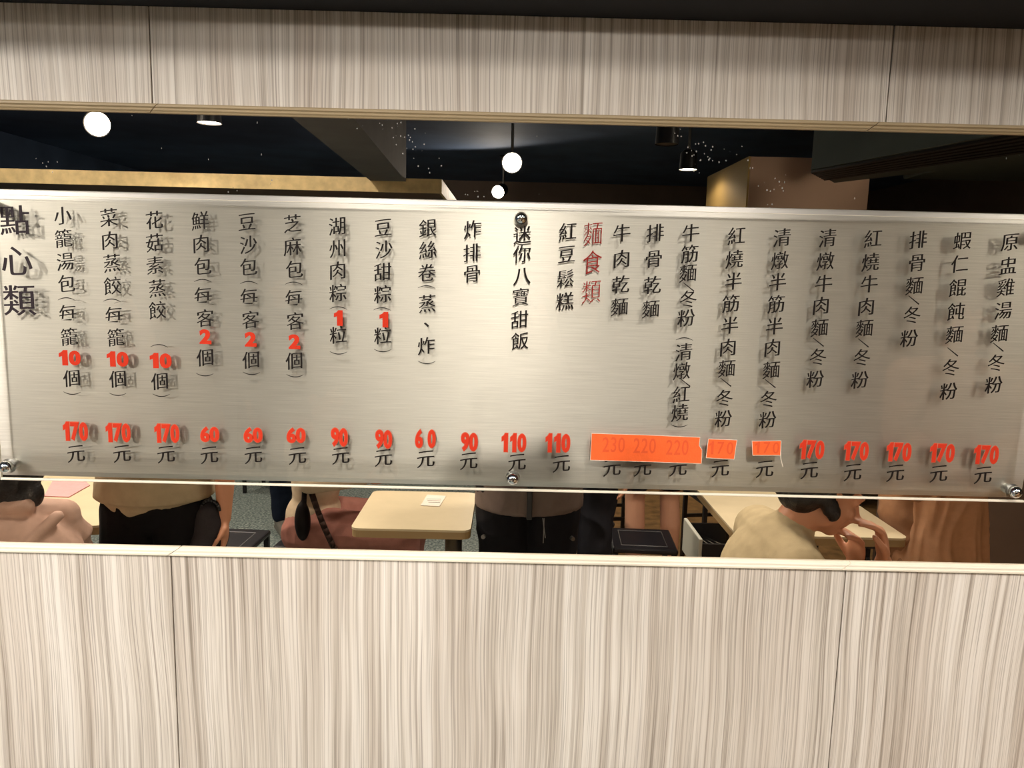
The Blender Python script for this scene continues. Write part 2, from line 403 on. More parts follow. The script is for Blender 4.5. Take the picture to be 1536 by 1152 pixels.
def fill(loops, depth):
    cu = bpy.data.curves.new('f', 'CURVE'); cu.dimensions = '2D'; cu.fill_mode = 'BOTH'; cu.extrude = depth
    for l in loops:
        s = cu.splines.new('POLY'); s.points.add(len(l)-1)
        for p, q in zip(s.points, l): p.co = (q.x, q.y, 0, 1)
        s.use_cyclic_u = True
    o = bpy.data.objects.new('f', cu); COL.objects.link(o); bpy.context.view_layer.update()
    dg = bpy.context.evaluated_depsgraph_get(); me = bpy.data.meshes.new_from_object(o.evaluated_get(dg))
    bpy.data.objects.remove(o); bpy.data.curves.remove(cu)
    return me
def offset(loops, fn, lim=.05):
    big = max(loops, key=lambda l: abs(area(l))); s = 1 if area(big) > 0 else -1
    res = []
    for l in loops:
        n = len(l); out = []
        for i in range(n):
            a, p, b = l[i-1], l[i], l[(i+1) % n]
            d1, d2 = (p-a).normalized(), (b-p).normalized()
            n1, n2 = Vector((d1.y, -d1.x))*s, Vector((d2.y, -d2.x))*s
            o1, o2 = fn(n1, p), fn(n2, p)
            det = n1.x*n2.y-n1.y*n2.x
            if abs(det) > .35:
                m = Vector(((o1*n2.y-o2*n1.y)/det, (n1.x*o2-n2.x*o1)/det))
            else: m = (n1*o1+n2*o2)/2
            if m.length > lim: m = m.normalized()*lim
            out.append(p+m)
        res.append(out)
    return res
def glyph(ch, style):
    k = (ch, style)
    if k in _cache: return _cache[k]
    if ch in '()/':
        # strokes of the upright column: a bow above, a bow below, a slanting dash
        pts = []
        if ch == '/':
            c = [(-.30, .22), (.30, -.22)]; w = .033
            d = Vector((.6, -.44)).normalized(); nn = Vector((-d.y, d.x))
            pts = [Vector(c[0])+nn*w*.5, Vector(c[1])+nn*w, Vector(c[1])-nn*w, Vector(c[0])-nn*w*.5]
            loops = [pts]
        else:
            s = 1 if ch == '(' else -1; outer, inner = [], []
            for i in range(13):
                t = -1+2*i/12; x = .46*t; y = s*(.13*(1-t*t)-.065); w = .020+.028*(1-t*t)
                outer.append(Vector((x, y+w*.5))); inner.append(Vector((x, y-w*.5)))
            loops = [outer+inner[::-1]]
        me = fill(loops, .006); _cache[k] = me; return me
    loops = outlines(ch)
    if ch == '1':
        q = .729; loops = [[Vector((x*q, y*q)) for x, y in ((-.04, -.5), (.16, -.5), (.16, .5), (.02, .5), (-.06, .40), (-.24, .30), (-.24, .15), (-.04, .22))]]
    if ch == 'NONE': return None
    if style in ('brush', 'thin'):
        dense = ch in '麵蝦籠鬆寶雞點類銀飩餛鮮燉餃飯'
        seed = ord(ch)*.37
        def fn(n, p):
            ny, nx = abs(n.y), abs(n.x)
            v = noise.noise(Vector((p.x*3+seed, p.y*3, 0)))*.012
            grow = .010*(p.x-.5) if n.y > 0 else 0
            if style == 'thin': return -.006+v*.5-ny*.006
            return (nx*nx*.008-ny*ny*.004+v*.35+grow*.4) if dense else (nx*nx*.012-ny*ny*.005+v*.7+grow)
        for q in (1, .7, .45, .2, 0):            # a dense character takes less of the brush swell
            lp = offset(loops, lambda n, p: fn(n, p)*q)
            tm = fill(lp, 0); got = sum(f.area for f in tm.polygons); bpy.data.meshes.remove(tm)
            want = abs(sum(area(l) for l in lp))
            if abs(got-want) < .02*want or abs(got-2*want) < .04*want: break
        loops = lp
        for l in loops:
            for p in l:
                p.x -= .5; p.y -= .38
                p.y += .14*p.x+.05*math.sin((p.x+.5)*PI)*.5
                p.x *= .97
    elif style == 'head':
        loops = offset(loops, lambda n, p: .012*abs(n.x)-.004*abs(n.y))
        for l in loops:
            for p in l: p.x -= .5; p.y -= .38; p.y += .05*p.x
    else:                                  # numerals, heavy
        g = {'bold': .040, 'heavy': .055, 'halo': .068, 'plain': .012}[style]
        loops = offset(loops, lambda n, p: g*(1.15 if abs(n.x) > .7 else .9), .12)
        xs = [p.x for l in loops for p in l]; ys = [p.y for l in loops for p in l]
        cx_, cy_ = (min(xs)+max(xs))/2, (min(ys)+max(ys))/2
        base = .729
        for l in loops:
            for p in l: p.x = (p.x-cx_)/base; p.y = (p.y-cy_)/base
    me = fill(loops, .006); _cache[k] = me
    return me
def letters(name, items, mat, y=TX, depth=.0005, parent=True, style='brush'):
    # items: (char, u, v, size_px) -> one mesh
    bm = bmesh.new()
    for it in items:
        ch, u, v, sx = it[:4]; sz = it[4] if len(it) > 4 else sx; st = it[5] if len(it) > 5 else style
        me = glyph(ch, st)
        c = U(u, v, y); k = (y+CD)/F
        t = bmesh.new(); t.from_mesh(me)
        for w in t.verts:
            w.co = Vector((c.x+w.co.x*sx*k, y+(-depth if w.co.z > 0 else 0), c.z+w.co.y*sz*k))
        tmp = bpy.data.meshes.new('x'); t.to_mesh(tmp); t.free(); bm.from_mesh(tmp); bpy.data.meshes.remove(tmp)
    bmesh.ops.recalc_face_normals(bm, faces=bm.faces)
    o = obj(name, bm, mat)
    return B(o) if parent else o

COLS = [
 ([('小',94,324),('籠',95.4,358),('湯',98,392.6),('包',100,426),('(',100,448.5),('每',101.7,470.5),('籠',104,505.5),('10',103.7,536.8),('個',108,567.4),(')',108.3,589.7)], '170',(112.5,647),(114,682)),
 ([('菜',163.3,326.7),('肉',164.8,361),('蒸',168,394.9),('餃',169,429),('(',168,450.5),('每',171,473.4),('籠',174,506.3),('10',175.4,538.6),('個',177,568.5),(')',176.8,591.4)], '170',(176.5,649),(183,682)),
 ([('花',231.5,330.7),('菇',232,364.5),('素',232.7,398.3),('蒸',236,432.7),('餃',236.4,465.6),('(',238.7,518.7),('10',240,541),('個',240,572),(')',242,592.9)], '170',(249.5,650),(249,683)),
 ([('鮮',300.3,331.5),('肉',301.7,366),('包',304.3,399.7),('(',304.3,421),('每',304.6,443.9),('客',308,477.7),('2',308,505),('個',308,536.4),(')',307.4,562)], '60',(314.5,651.5),(314,684)),
 ([('豆',370.5,333),('沙',372.5,367.4),('包',373,400.9),('(',373.4,424),('每',373.4,446),('客',376,480),('2',376,509),('個',376.8,539.9),(')',377.4,560)], '60',(379.5,652.5),(380,684)),
 ([('芝',438.7,335.8),('麻',438.7,370.2),('包',441.6,404.6),('(',440.7,425),('每',440.7,448),('客',443,482),('2',441.6,512.6),('個',441.6,541.3),(')',442.5,563.6)], '60',(444,653),(446,685)),
 ([('湖',506,339.6),('州',507,373),('肉',506.6,406),('粽',507,439.9),('(',507.5,462),('1',507.5,477),('粒',507.5,502.6),(')',507.8,529.3)], '90',(509,656),(511,685)),
 ([('豆',574.8,341.6),('沙',575.7,374.5),('甜',574,408.3),('粽',574,441.9),('(',573.4,463.4),('1',575.8,479.4),('粒',574,503.5),(')',574,525.8)], '90',(575.5,659),(575,688)),
 ([('銀',641.6,342.4),('絲',641.6,375.4),('卷',640,409.8),('(',639.9,430.4),('蒸',640.7,455.6),('、',648,478),('炸',639.3,519.2),(')',639.9,543.6)], '6 0',(638,658),(638.5,690)),
 ([('炸',708.7,344.4),('排',708,379.4),('骨',708,410.9)], '90',(704,663),(703,693)),
 ([('迷',783.5,352.7),('你',783,381),('八',783,413.7),('寶',781,445.8),('甜',779.3,479.6),('飯',780,511.7)], '110',(770,664),(775.5,695)),
 ([('紅',851.6,347.8),('豆',850,381.6),('鬆',848.4,418.5),('糕',847.4,452.3)], '110',(836,664.5),(842,697)),
 ([('牛',932.9,350),('肉',932.5,388.6),('乾',931,427.2),('麵',929.3,460.3)], None,None,(918,703)),
 ([('排',982.7,350),('骨',980.7,388.6),('乾',978.5,428),('麵',976.2,463.5)], None,None,(964,703)),
 ([('牛',1036.3,350),('筋',1034.7,381),('麵',1032,409.8),('/',1033,430.4),('冬',1032.4,449),('粉',1029.2,477.3),('(',1026.7,508.5),('清',1025.7,528.4),('燉',1022.5,556.7),('/',1027.3,573.4),('紅',1021.8,592),('燒',1019.6,619.3),(')',1018.6,638.6)], None,None,(1017,703)),
 ([('紅',1104.7,354.3),('燒',1101.5,389),('半',1100,422.4),('筋',1096.4,455.5),('半',1094.8,488.6),('肉',1091.9,521.3),('麵',1090,552.8),('/',1088.7,573.4),('冬',1086.7,597.5),('粉',1085,628.3)], None,None,(1080.5,704)),
 ([('清',1173,356.8),('燉',1169.7,391),('半',1166.5,423.3),('筋',1164.3,456.4),('半',1161.7,489.8),('肉',1158.5,522),('麵',1156.9,555),('/',1155.3,575.3),('冬',1152.7,599),('粉',1151.4,629.9)], None,None,(1147,705)),
 ([('清',1241.4,357.5),('燉',1238,392),('牛',1235.6,425.9),('肉',1231.4,458.7),('麵',1229.2,491.8),('/',1227.6,513.3),('冬',1227,535.8),('粉',1222.7,568.9)], '170',(1217,674.5),(1214,707)),
 ([('紅',1309.5,358.4),('燒',1305.6,393.5),('牛',1303.7,426.5),('肉',1299.2,460.3),('麵',1296.6,492.4),('/',1295,514.3),('冬',1292.8,536.7),('粉',1289.6,570.2)], '170',(1283.5,676.5),(1279,710)),
 ([('排',1377,360),('骨',1375.4,394.4),('麵',1371.5,428.8),('/',1370.5,450),('冬',1368,473),('粉',1363.5,507.8)], '170',(1347.5,678),(1343,711)),
 ([('蝦',1443.5,361.3),('仁',1439.6,396),('餛',1436.4,432),('飩',1433.8,467.7),('麵',1431.6,502),('/',1429,527.8),('冬',1426.1,551.8),('粉',1422.6,587.2)], '170',(1412.5,679.5),(1408,712)),
 ([('原',1515,363.3),('盅',1511.9,399.2),('雞',1508.7,431.4),('湯',1504.8,466),('麵',1499,500.4),('/',1497.4,520.7),('冬',1494.2,544.8),('粉',1490.4,577.6)], '170',(1478.5,682),(1474.5,714)),
]
CS = 28
def number(txt, u, v, h, adv, wx, style='bold'):
    # characters spread along the slightly tilted line of print
    n = len(txt); out = []
    for i, c in enumerate(txt):
        if c == ' ': continue
        du = (i-(n-1)/2)*adv
        out.append((c, u+du, v+du*.026, wx, h, style))
    return out
for entry, price, pp, yp in COLS:
    blk = [(c, u, v, CS) for c, u, v in entry if c not in ('10', '2', '1')]
    runs = [[]]; last = None
    for c, u, v in entry:
        if c in ('10', '2', '1') or (last is not None and v-last > 45):
            runs.append([])
        if c not in ('10', '2', '1'): runs[-1].append((c, u, v, CS))
        last = v
    for run in runs:
        if run: letters('dish_name', run, MAT['ink'])
    for c, u, v in entry:
        if c in ('10', '2', '1'):
            o = letters('piece_count', number(c, u, v, 20.5, 17, 23, 'heavy'), MAT['red'], y=TX-.0001)
            o['label'] = 'red numeral in the dish name'
    if price:
        big = price not in ('60',)
        h, adv = (26.5, 12.3) if big else (21.5, 14)
        wx = 17.5 if big else 19.5
        if price == '6 0': adv = 9.5; wx = 16
        if len(price) == 3 and price != '6 0': adv = 12.8
        letters('price_rim', number(price, pp[0], pp[1], h, adv, wx, 'halo'), MAT['halo'], y=TX, depth=.0002)
        o = letters('price_number', number(price, pp[0], pp[1], h, adv, wx, 'bold'), MAT['red'], y=TX-.0003)
        o['label'] = 'red price number'
    letters('currency_character', [('元', yp[0], yp[1]-2, 30)], MAT['ink'])
h1 = letters('heading', [('點', 22, 330, 46), ('心', 25, 391, 48), ('類', 29, 450, 50)], MAT['ink_head'], style='head'); h1['label'] = 'large heading of the dim sum section'
h2 = letters('heading', [('麵', 889.5, 351, 31, 37, 'thin'), ('食', 888.5, 394, 31, 37, 'thin'), ('類', 887, 438, 31, 37, 'thin')], MAT['dark_red']); h2['label'] = 'dark red heading of the noodle section'

# orange tape over three price places
TY = TX-.0008
def tape(pts, digits, label):
    c = U(sum(p[0] for p in pts)/len(pts), sum(p[1] for p in pts)/len(pts), TY)
    e = empty('price_tape', c)
    tag(e, label, 'tape', 'orange tape patches on the menu board')
    P = [U(u, v, TY) for u, v in pts]
    bm = bmesh.new(); prism(bm, [(p.x-c.x, p.z-c.z) for p in P], -.0005, .0003); obj('strip', bm, MAT['tape'], e)
    bm = bmesh.new()
    for i in range(len(P)):
        a, b = P[i]-c, P[(i+1) % len(P)]-c
        tube(bm, (a.x, -.0004, a.z), (b.x, -.0004, b.z), .0004, seg=6)
    obj('torn_edge', bm, MAT['white_edge'], e)
    for d in digits:
        o = letters('covered_number', number(*d), MAT['tape_digit'], y=TY-.00045, depth=.00025, parent=False)
        o.location = -c; o.parent = e
    return e
tape([(887.5,650),(968,652.5),(1050,656),(1048.6,668),(1053,675.5),(1052,695.4),(970,692.5),(885.4,690)],
     [('230',920.5,667,24,11.8,16,'plain'),('220',967,668.5,24,11.8,16,'plain'),('220',1016,671,24,11.8,16,'plain')], 'long strip of orange tape with three covered prices showing through')
tape([(1062.5,658.5),(1105.4,660),(1101,688.8),(1059,686.7)], [('170',1081,672,20,14,16,'plain')], 'short orange tape patch right of the long strip')
t3 = tape([(1128,661.7),(1171.5,661),(1170.4,683),(1128.8,683)], [('170',1150,671.5,18,14,16,'plain')], 'flattest orange tape patch, with a loose thread at its right edge')
bm = bmesh.new(); c3 = Vector(t3.location); pr = None
for u, v in ((1171.4,661),(1170.8,676),(1171,688),(1174,700)):
    p = U(u, v, TY)-c3; p.y = -.001
    if pr is not None: tube(bm, pr, p, .0005, seg=6)
    pr = p
obj('loose_thread', bm, MAT['white_edge'], t3)

# ------------------------------------------------------------------ the room (seen in the mirror)
bm = bmesh.new(); box(bm, -5, .45, -9.5, .035, -.1, 0); tag(obj('floor', bm, MAT['terrazzo']), kind='structure')
bm = bmesh.new(); box(bm, .45, 5, -9.5, .035, -.1, 0); tag(obj('floor_brown', bm, MAT['brown_floor']), kind='structure')
bm = bmesh.new(); box(bm, -5, 5, -9.5, .25, 2.95, 3.05); tag(obj('ceiling', bm, MAT['ceil']), kind='structure')
bm = bmesh.new(); box(bm, -5, 5, -9.6, -9.5, 0, 2.95); tag(obj('wall_back', bm, MAT['dark_brown']), kind='structure')
bm = bmesh.new(); box(bm, -5.1, -5, -9.5, .25, 0, 2.95); tag(obj('wall_left', bm, MAT['ceil']), kind='structure')
bm = bmesh.new(); box(bm, 5, 5.1, -9.5, .25, 0, 2.95); tag(obj('wall_right', bm, MAT['dark_brown']), kind='structure')

# grey beam running away from the wall
bm = bmesh.new()
bp_ = [(-.985, -1.75), (-.70, -1.75), (-.80, -4.62), (-1.07, -4.62)]
lo = [bm.verts.new((x, y, 2.36)) for x, y in bp_]; hi = [bm.verts.new((x, y, 2.945)) for x, y in bp_]
bm.faces.new(lo); bm.faces.new(hi[::-1])
for i in range(4): bm.faces.new((lo[i], hi[i], hi[(i+1) % 4], lo[(i+1) % 4]))
bmesh.ops.recalc_face_normals(bm, faces=bm.faces)
tag(obj('ceiling_beam', bm, MAT['beam']), kind='structure')
# gold canopy along the back left
can = tag(empty('ceiling_canopy', (-2.8, -5.5, 2.29)), kind='structure')
def local(e, bm): bmesh.ops.translate(bm, vec=-Vector(e.location), verts=bm.verts); return bm
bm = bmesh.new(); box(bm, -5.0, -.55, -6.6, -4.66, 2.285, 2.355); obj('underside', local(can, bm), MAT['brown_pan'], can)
bm = bmesh.new(); box(bm, -5.0, -.545, -4.66, -4.63, 2.28, 2.385); box(bm, -.55, -.53, -6.6, -4.63, 2.28, 2.385); obj('fascia', local(can, bm), MAT['gold'], can)
# boxed column right of centre
colm = tag(empty('wall_column', (2.11, -4.8, 0)), kind='structure')
bm = bmesh.new(); box(bm, 1.685, 2.54, -5.4, -4.25, 0, 2.55, .003); obj('column_box', local(colm, bm), MAT['brown_wall'], colm)
bm = bmesh.new(); box(bm, 1.672, 1.684, -5.4, -4.252, 0, 2.55); obj('lit_face', local(colm, bm), MAT['lit_side'], colm)  # thin face carrying the painted lamplight
# dark partition low on the right
bm = bmesh.new(); box(bm, 1.93, 4.2, -2.5, -2.4, 0, 1.25); tag(obj('wall_partition', bm, MAT['dark_brown']), kind='structure')
# louvred duct
duct = tag(empty('air_duct', (2.1, -2.9, 2.3)), 'dark green louvred air duct hanging under the ceiling, seen right in the mirror', 'duct')
quad = [Vector((2.09, -3.76)), Vector((2.75, -2.45)), Vector((2.1, -1.9)), Vector((1.72, -3.2))]
bm = bmesh.new()
lo = [bm.verts.new((q.x-2.1, q.y+2.9, .02)) for q in quad]; hi = [bm.verts.new((q.x-2.1, q.y+2.9, .25)) for q in quad]
bm.faces.new(lo); bm.faces.new(hi[::-1])
for i in range(4): bm.faces.new((lo[i], hi[i], hi[(i+1) % 4], lo[(i+1) % 4]))
bmesh.ops.recalc_face_normals(bm, faces=bm.faces); obj('casing', bm, MAT['duct'], duct)
bm = bmesh.new(); box(bm, .6, 1.7, -1.2, 1.2, .1, .3, .01); obj('side_duct', bm, MAT['duct'], duct)
for i in range(6):
    t = (i+.5)/10; a = quad[3].lerp(quad[0], t); b = quad[2].lerp(quad[1], t)
    bm = bmesh.new(); tube(bm, (a.x-2.1, a.y+2.9, .012), (b.x-2.1, b.y+2.9, .012), .012, seg=6); obj('louvre', bm, MAT['blackmetal'], duct)
for i in range(2):
    bm = bmesh.new(); tube(bm, (-.1+.3*i, .2*i, .25), (-.1+.3*i, .2*i, .645), .008, seg=8); obj('hanger_rod', bm, MAT['blackmetal'], duct)

# spot lamps
def spot_lamp(u, v, z, r, aim, lit, label, energy=0, cone=160):
    p = MR(u, v, Z=z); aim = Vector(aim) if aim else Vector((p.x, p.y, 0)); d = (aim-p).normalized()
    e = tag(empty('ceiling_lamp', (p.x, p.y, 2.945)), label, 'lamp', 'round spot lamps under the dark ceiling'); O = Vector(e.location)
    q = d.to_track_quat('-Z', 'Y').to_matrix()
    def loc_tube(bm, a, b, r0, r1, caps=True): tube(bm, p-O+(-d)*a, p-O+(-d)*b, r0, r1, 28, caps)
    bm = bmesh.new(); loc_tube(bm, -.004, .12, r*1.08, r*1.0, False); loc_tube(bm, .12, .15, r*1.0, r*.6, True)
    obj('housing', bm, MAT['blackmetal'], e, True)
    bm = bmesh.new(); loc_tube(bm, .002, .010, r*1.0, r*1.0); obj('lens', bm, MAT['lens'] if lit else MAT['lens_off'], e)
    top = p-O+(-d)*.14
    bm = bmesh.new(); tube(bm, top, (top.x, top.y, 0), .012, seg=10); obj('stem', bm, MAT['post'], e)
    bm = bmesh.new(); tube(bm, (top.x, top.y, -.02), (top.x, top.y, .0), .045, seg=20); obj('ceiling_rose', bm, MAT['blackmetal'], e)
    if energy:
        light('lamp_light', 'SPOT', p+d*.015, energy, target=aim, size=r*.85, spot=cone, blend=1 if cone < 100 else .3)
spot_lamp(146, 186, 2.55, .072, (-1.1, 0, 1.68), True, 'leftmost round spot lamp seen in the mirror, turned to the menu wall', WALL_E*.95, 30)
spot_lamp(314, 184, 2.55, .066, None, True, 'thin bright spot lamp pointing down, second from the left in the mirror', FAR_E)
spot_lamp(768, 244, 2.55, .074, (0, 0, 1.66), True, 'round spot lamp seen above the middle screw, turned to the menu wall', WALL_E*3.6, 21)
spot_lamp(747, 288, 2.55, .066, (-2.6, -1.5, .5), True, 'small tilted spot lamp just over the top edge of the board', FAR_E)
spot_lamp(1032, 254, 2.55, .066, None, True, 'small oval spot lamp left of the boxed column', FAR_E*.35)
spot_lamp(1257, 226, 2.55, .078, (1.2, 0, 1.68), True, 'large oval spot lamp in front of the brown column', WALL_E*1.6, 26)
spot_lamp(1000, 216, 2.55, .070, None, False, 'unlit black cylinder lamp with a grey lens')
for i, (x, y) in enumerate(OVER):
    e = tag(empty('downlight', (x, y, 2.945)), ('leftmost', 'second from left', 'third from left', 'rightmost')[i]+' black downlight in the row over the menu wall', 'lamp', 'downlights over the menu wall')
    bm = bmesh.new(); tube(bm, (0, 0, 0), (0, 0, -.16), .06, seg=24, caps=True); obj('housing', bm, MAT['blackmetal'], e, True)
    bm = bmesh.new(); tube(bm, (0, 0, -.160), (0, 0, -.164), .052, seg=24); obj('lens', bm, MAT['lens'], e)
    light('downlight_light', 'SPOT', (x, y, 2.945-.17), DOWN_E, target=(x, y+.55, .3), size=.20, spot=110, blend=.8)
    light('downlight_light', 'SPOT', (x*1.3, -4.2, 2.7), DOWN_E*.7, target=(x*1.3, -4.0, 0), size=.06, spot=120, blend=.8) if i % 2 == 0 else None

# ------------------------------------------------------------------ tables and stools
def table(x0, x1, y0, y1, label, post=None, drawer=False):
    cx_, cy_ = (x0+x1)/2, (y0+y1)/2
    e = tag(empty('dining_table', (cx_, cy_, 0)), label, 'table', 'pale laminate tables in the dining room')
    w, d = (x1-x0)/2, (y1-y0)/2
    def rr(off, r=.03):
        pts = []
        for sx, sy, a0 in ((1, 1, 0), (-1, 1, 90), (-1, -1, 180), (1, -1, 270)):
            for k in range(5):
                a = math.radians(a0+k*22.5); pts.append((sx*(w-off-r)+r*math.cos(a), sy*(d-off-r)+r*math.sin(a)))
        return pts
    def slab(name, off, z0, z1, m):
        bm = bmesh.new(); P = rr(off); lo = [bm.verts.new((*p, z0)) for p in P]; hi = [bm.verts.new((*p, z1)) for p in P]
        bm.faces.new(lo[::-1]); bm.faces.new(hi)
        for i in range(len(P)): bm.faces.new((lo[i], lo[(i+1) % len(P)], hi[(i+1) % len(P)], hi[i]))
        obj(name, bm, m, e)
    slab('tabletop', 0, .742, .75, MAT['table']); slab('edge_band', .001, .715, .742, MAT['table_edge']); slab('apron', .07, .69, .715, MAT['table_edge'])
    px = post if post is not None else cx_
    bm = bmesh.new(); tube(bm, (px-cx_, 0, .02), (px-cx_, 0, .69), .034, seg=24); obj('post', bm, MAT['post'], e, True)
    bm = bmesh.new(); box(bm, px-cx_-.2, px-cx_+.2, -.2, .2, 0, .02, .006); obj('base', bm, MAT['blackmetal'], e)
    return e
T1 = table(-2.35, -1.45, -2.0, -1.33, 'pale table at the far left of the mirror, with a pink menu on it')
T2 = table(-.562, -.122, -1.86, -1.365, 'small pale table left of the photographer with a white slip on it', post=-.20)
T3 = table(.86, 1.50, -2.02, -1.385, 'pale table at the right behind the eating man, with a cutlery drawer')
dr = tag(empty('drawer', (-.36, .1, .58)), 'open grey cutlery drawer at the left side of the table'); dr.parent = T3
bm = bmesh.new(); box(bm, -.075, -.06, -.13, .13, -.02, .12, .004); obj('drawer_front', bm, simple('light_grey_drawer', srgb(196, 196, 184), .5), dr)
bm = bmesh.new(); box(bm, -.06, .1, -.13, .13, 0, .012); box(bm, -.06, .1, -.13, -.12, 0, .1); box(bm, -.06, .1, .12, .13, 0, .1); obj('tray', bm, MAT['blackmetal'], dr)
bm = bmesh.new()
for k in range(5): tube(bm, (-.05+.015*k, -.1, .05), (-.04+.02*k, .09, .06+.005*k), .004, seg=8)
obj('cutlery', bm, MAT['chrome'], dr)

def stool(x, y, rz, label, back=False, seat=.31):
    e = tag(empty('dining_chair' if back else 'stool', (x, y, 0), rz), label, 'chair' if back else 'stool', 'black chairs and stools' )
    s = seat/2
    bm = bmesh.new(); box(bm, -s, s, -s, s, .425, .45, .008); obj('seat', bm, MAT['blackseat'], e)
    bm = bmesh.new()
    for a, b in (((-1, -1), (1, -1)), ((1, -1), (1, 1)), ((1, 1), (-1, 1)), ((-1, 1), (-1, -1))):
        tube(bm, (a[0]*s*.7, a[1]*s*.7, .4505), (b[0]*s*.7, b[1]*s*.7, .4505), .0022, seg=6)
    obj('piping', bm, MAT['silver'], e)
    for sx in (-1, 1):
        for sy_ in (-1, 1):
            bm = bmesh.new(); h = .86 if (back and sy_ > 0) else .425
            box(bm, sx*(s-.004)-.012*(sx > 0)-.012*(sx > 0), sx*(s-.004)+.024*(sx < 0), sy_*(s-.004)-.024*(sy_ > 0), sy_*(s-.004)+.024*(sy_ < 0), 0, h, .003)
            obj('leg', bm, MAT['blackmetal'], e)
    for sy_ in (-1, 1):
        bm = bmesh.new(); box(bm, -s+.02, s-.02, sy_*(s-.016)-.008, sy_*(s-.016)+.008, .2, .22); obj('stretcher', bm, MAT['blackmetal'], e)
    for sx in (-1, 1):
        bm = bmesh.new(); box(bm, sx*(s-.016)-.008, sx*(s-.016)+.008, -s+.02, s-.02, .27, .29); obj('stretcher', bm, MAT['blackmetal'], e)
    if back:
        bm = bmesh.new(); box(bm, -s+.01, s-.01, s-.03, s-.01, .62, .86, .006); obj('backrest', bm, MAT['blackseat'], e)
    return e
stool(-1.30, -2.02, .06, 'black stool standing on the grey floor right of the khaki shirted person', seat=.36)
stool(.66, -2.18, .06, 'black stool with a silver-piped seat in front of the bare legs', seat=.30)
stool(.40, -2.55, -.05, 'black stool half hidden behind the black jeans')
stool(-.85, -2.12, .1, 'black stool under the seated woman in dusty pink trousers', seat=.34)
stool(.58, -.66, 0, 'black stool under the man leaning over to eat', seat=.32)
stool(-1.46, -.70, 0, 'black stool under the person in the pink coat', seat=.32)
stool(-1.80, -4.4, .2, 'black chair far back on the grey floor, beside the walking person', back=True)
stool(.66, -3.35, 3.0, 'black chair behind the bare legs', back=True)
stool(1.24, -2.98, 1.4, 'black chair behind the table with the drawer', back=True)
stool(1.70, -2.35, .3, 'black stool seen between the eating man and the tan coat')

for i, x in enumerate((-4.1, -2.7, -1.4)):  # unseen lamps added to brighten the gold canopy
    e = tag(empty('downlight', (x, -3.1, 2.945)), ('leftmost', 'middle', 'rightmost')[i]+' unseen downlight added to brighten the gold canopy', 'lamp', 'unseen downlights added before the gold canopy')
    bm = bmesh.new(); tube(bm, (0, 0, 0), (0, -.03, -.10), .05, seg=24, caps=True); obj('housing', bm, MAT['blackmetal'], e, True)
    bm = bmesh.new(); tube(bm, (0, -.03, -.1), (0, -.032, -.104), .042, seg=24); obj('lens', bm, MAT['lens'], e)
    light('downlight_light', 'SPOT', (x, -3.14, 2.83), 45, target=(x, -4.63, 2.2), size=.04, spot=100, blend=.8)
for x, y, en in ((-3.2, -2.4, 100), (2.9, -2.55, 8)):  # unseen area sources added to fill and soften the light on the board
    e = tag(empty('added_fill_light', (x, y, 2.945)), ('left' if x < 0 else 'right')+' unseen square fill light added at the ceiling, above the frame', 'lamp')
    bm = bmesh.new(); box(bm, -.32, .32, -.32, .32, -.035, 0, .004); obj('frame', bm, MAT['blackmetal'], e)
    bm = bmesh.new(); box(bm, -.30, .30, -.30, .30, -.038, -.034); obj('diffuser', bm, MAT['lens'], e)
    light('fill_light', 'AREA', (x, y, 2.90), en, target=(x*.45, 0, 1.5), size=.6)
# papers on tables
def sheet(name, pts, z, th, m, label, cat):
    c = sum((Vector(p) for p in pts), Vector((0, 0)))/len(pts)
    bm = bmesh.new(); lo = [bm.verts.new((p[0]-c.x, p[1]-c.y, 0)) for p in pts]; hi = [bm.verts.new((p[0]-c.x, p[1]-c.y, th)) for p in pts]
    bm.faces.new(lo[::-1]); bm.faces.new(hi); n = len(pts)
    for i in range(n): bm.faces.new((lo[i], lo[(i+1) % n], hi[(i+1) % n], hi[i]))
    bmesh.ops.recalc_face_normals(bm, faces=bm.faces)
    o = obj(name, bm, m); o.location = (c.x, c.y, z); return tag(o, label, cat)
def onT(l): return [tuple(MR(u, v, Z=.752).xy) for u, v in l]
slip = empty('order_slip', (0, 0, 0))
q = onT([(631, 758), (659, 759.5), (669, 744), (641, 742)])
slip.location = (sum(p[0] for p in q)/4, sum(p[1] for p in q)/4, .7505)
tag(slip, 'small white order slip lying on the table left of the photographer', 'paper')
bm = bmesh.new(); prismv = [bm.verts.new((p[0]-slip.location.x, p[1]-slip.location.y, .001)) for p in q]; f_ = bm.faces.new(prismv)
r_ = bmesh.ops.extrude_face_region(bm, geom=[f_]); bmesh.ops.translate(bm, vec=(0, 0, .0008), verts=[v for v in r_['geom'] if isinstance(v, bmesh.types.BMVert)])
bmesh.ops.recalc_face_normals(bm, faces=bm.faces); obj('slip_sheet', bm, MAT['paper'], slip)
bm = bmesh.new()
for i in range(3): box(bm, -.03+.006*i, .03, -.02+.022*i, -.016+.022*i, .0019, .0021)
obj('handwriting', bm, MAT['ink'], slip)
sheet('pink_menu', onT([(66, 744.5), (103, 746), (135, 728), (128, 722), (80, 720)]), .7505, .004, MAT['pink_paper'], 'pink order menu in the hand of the person in the pink coat', 'menu')

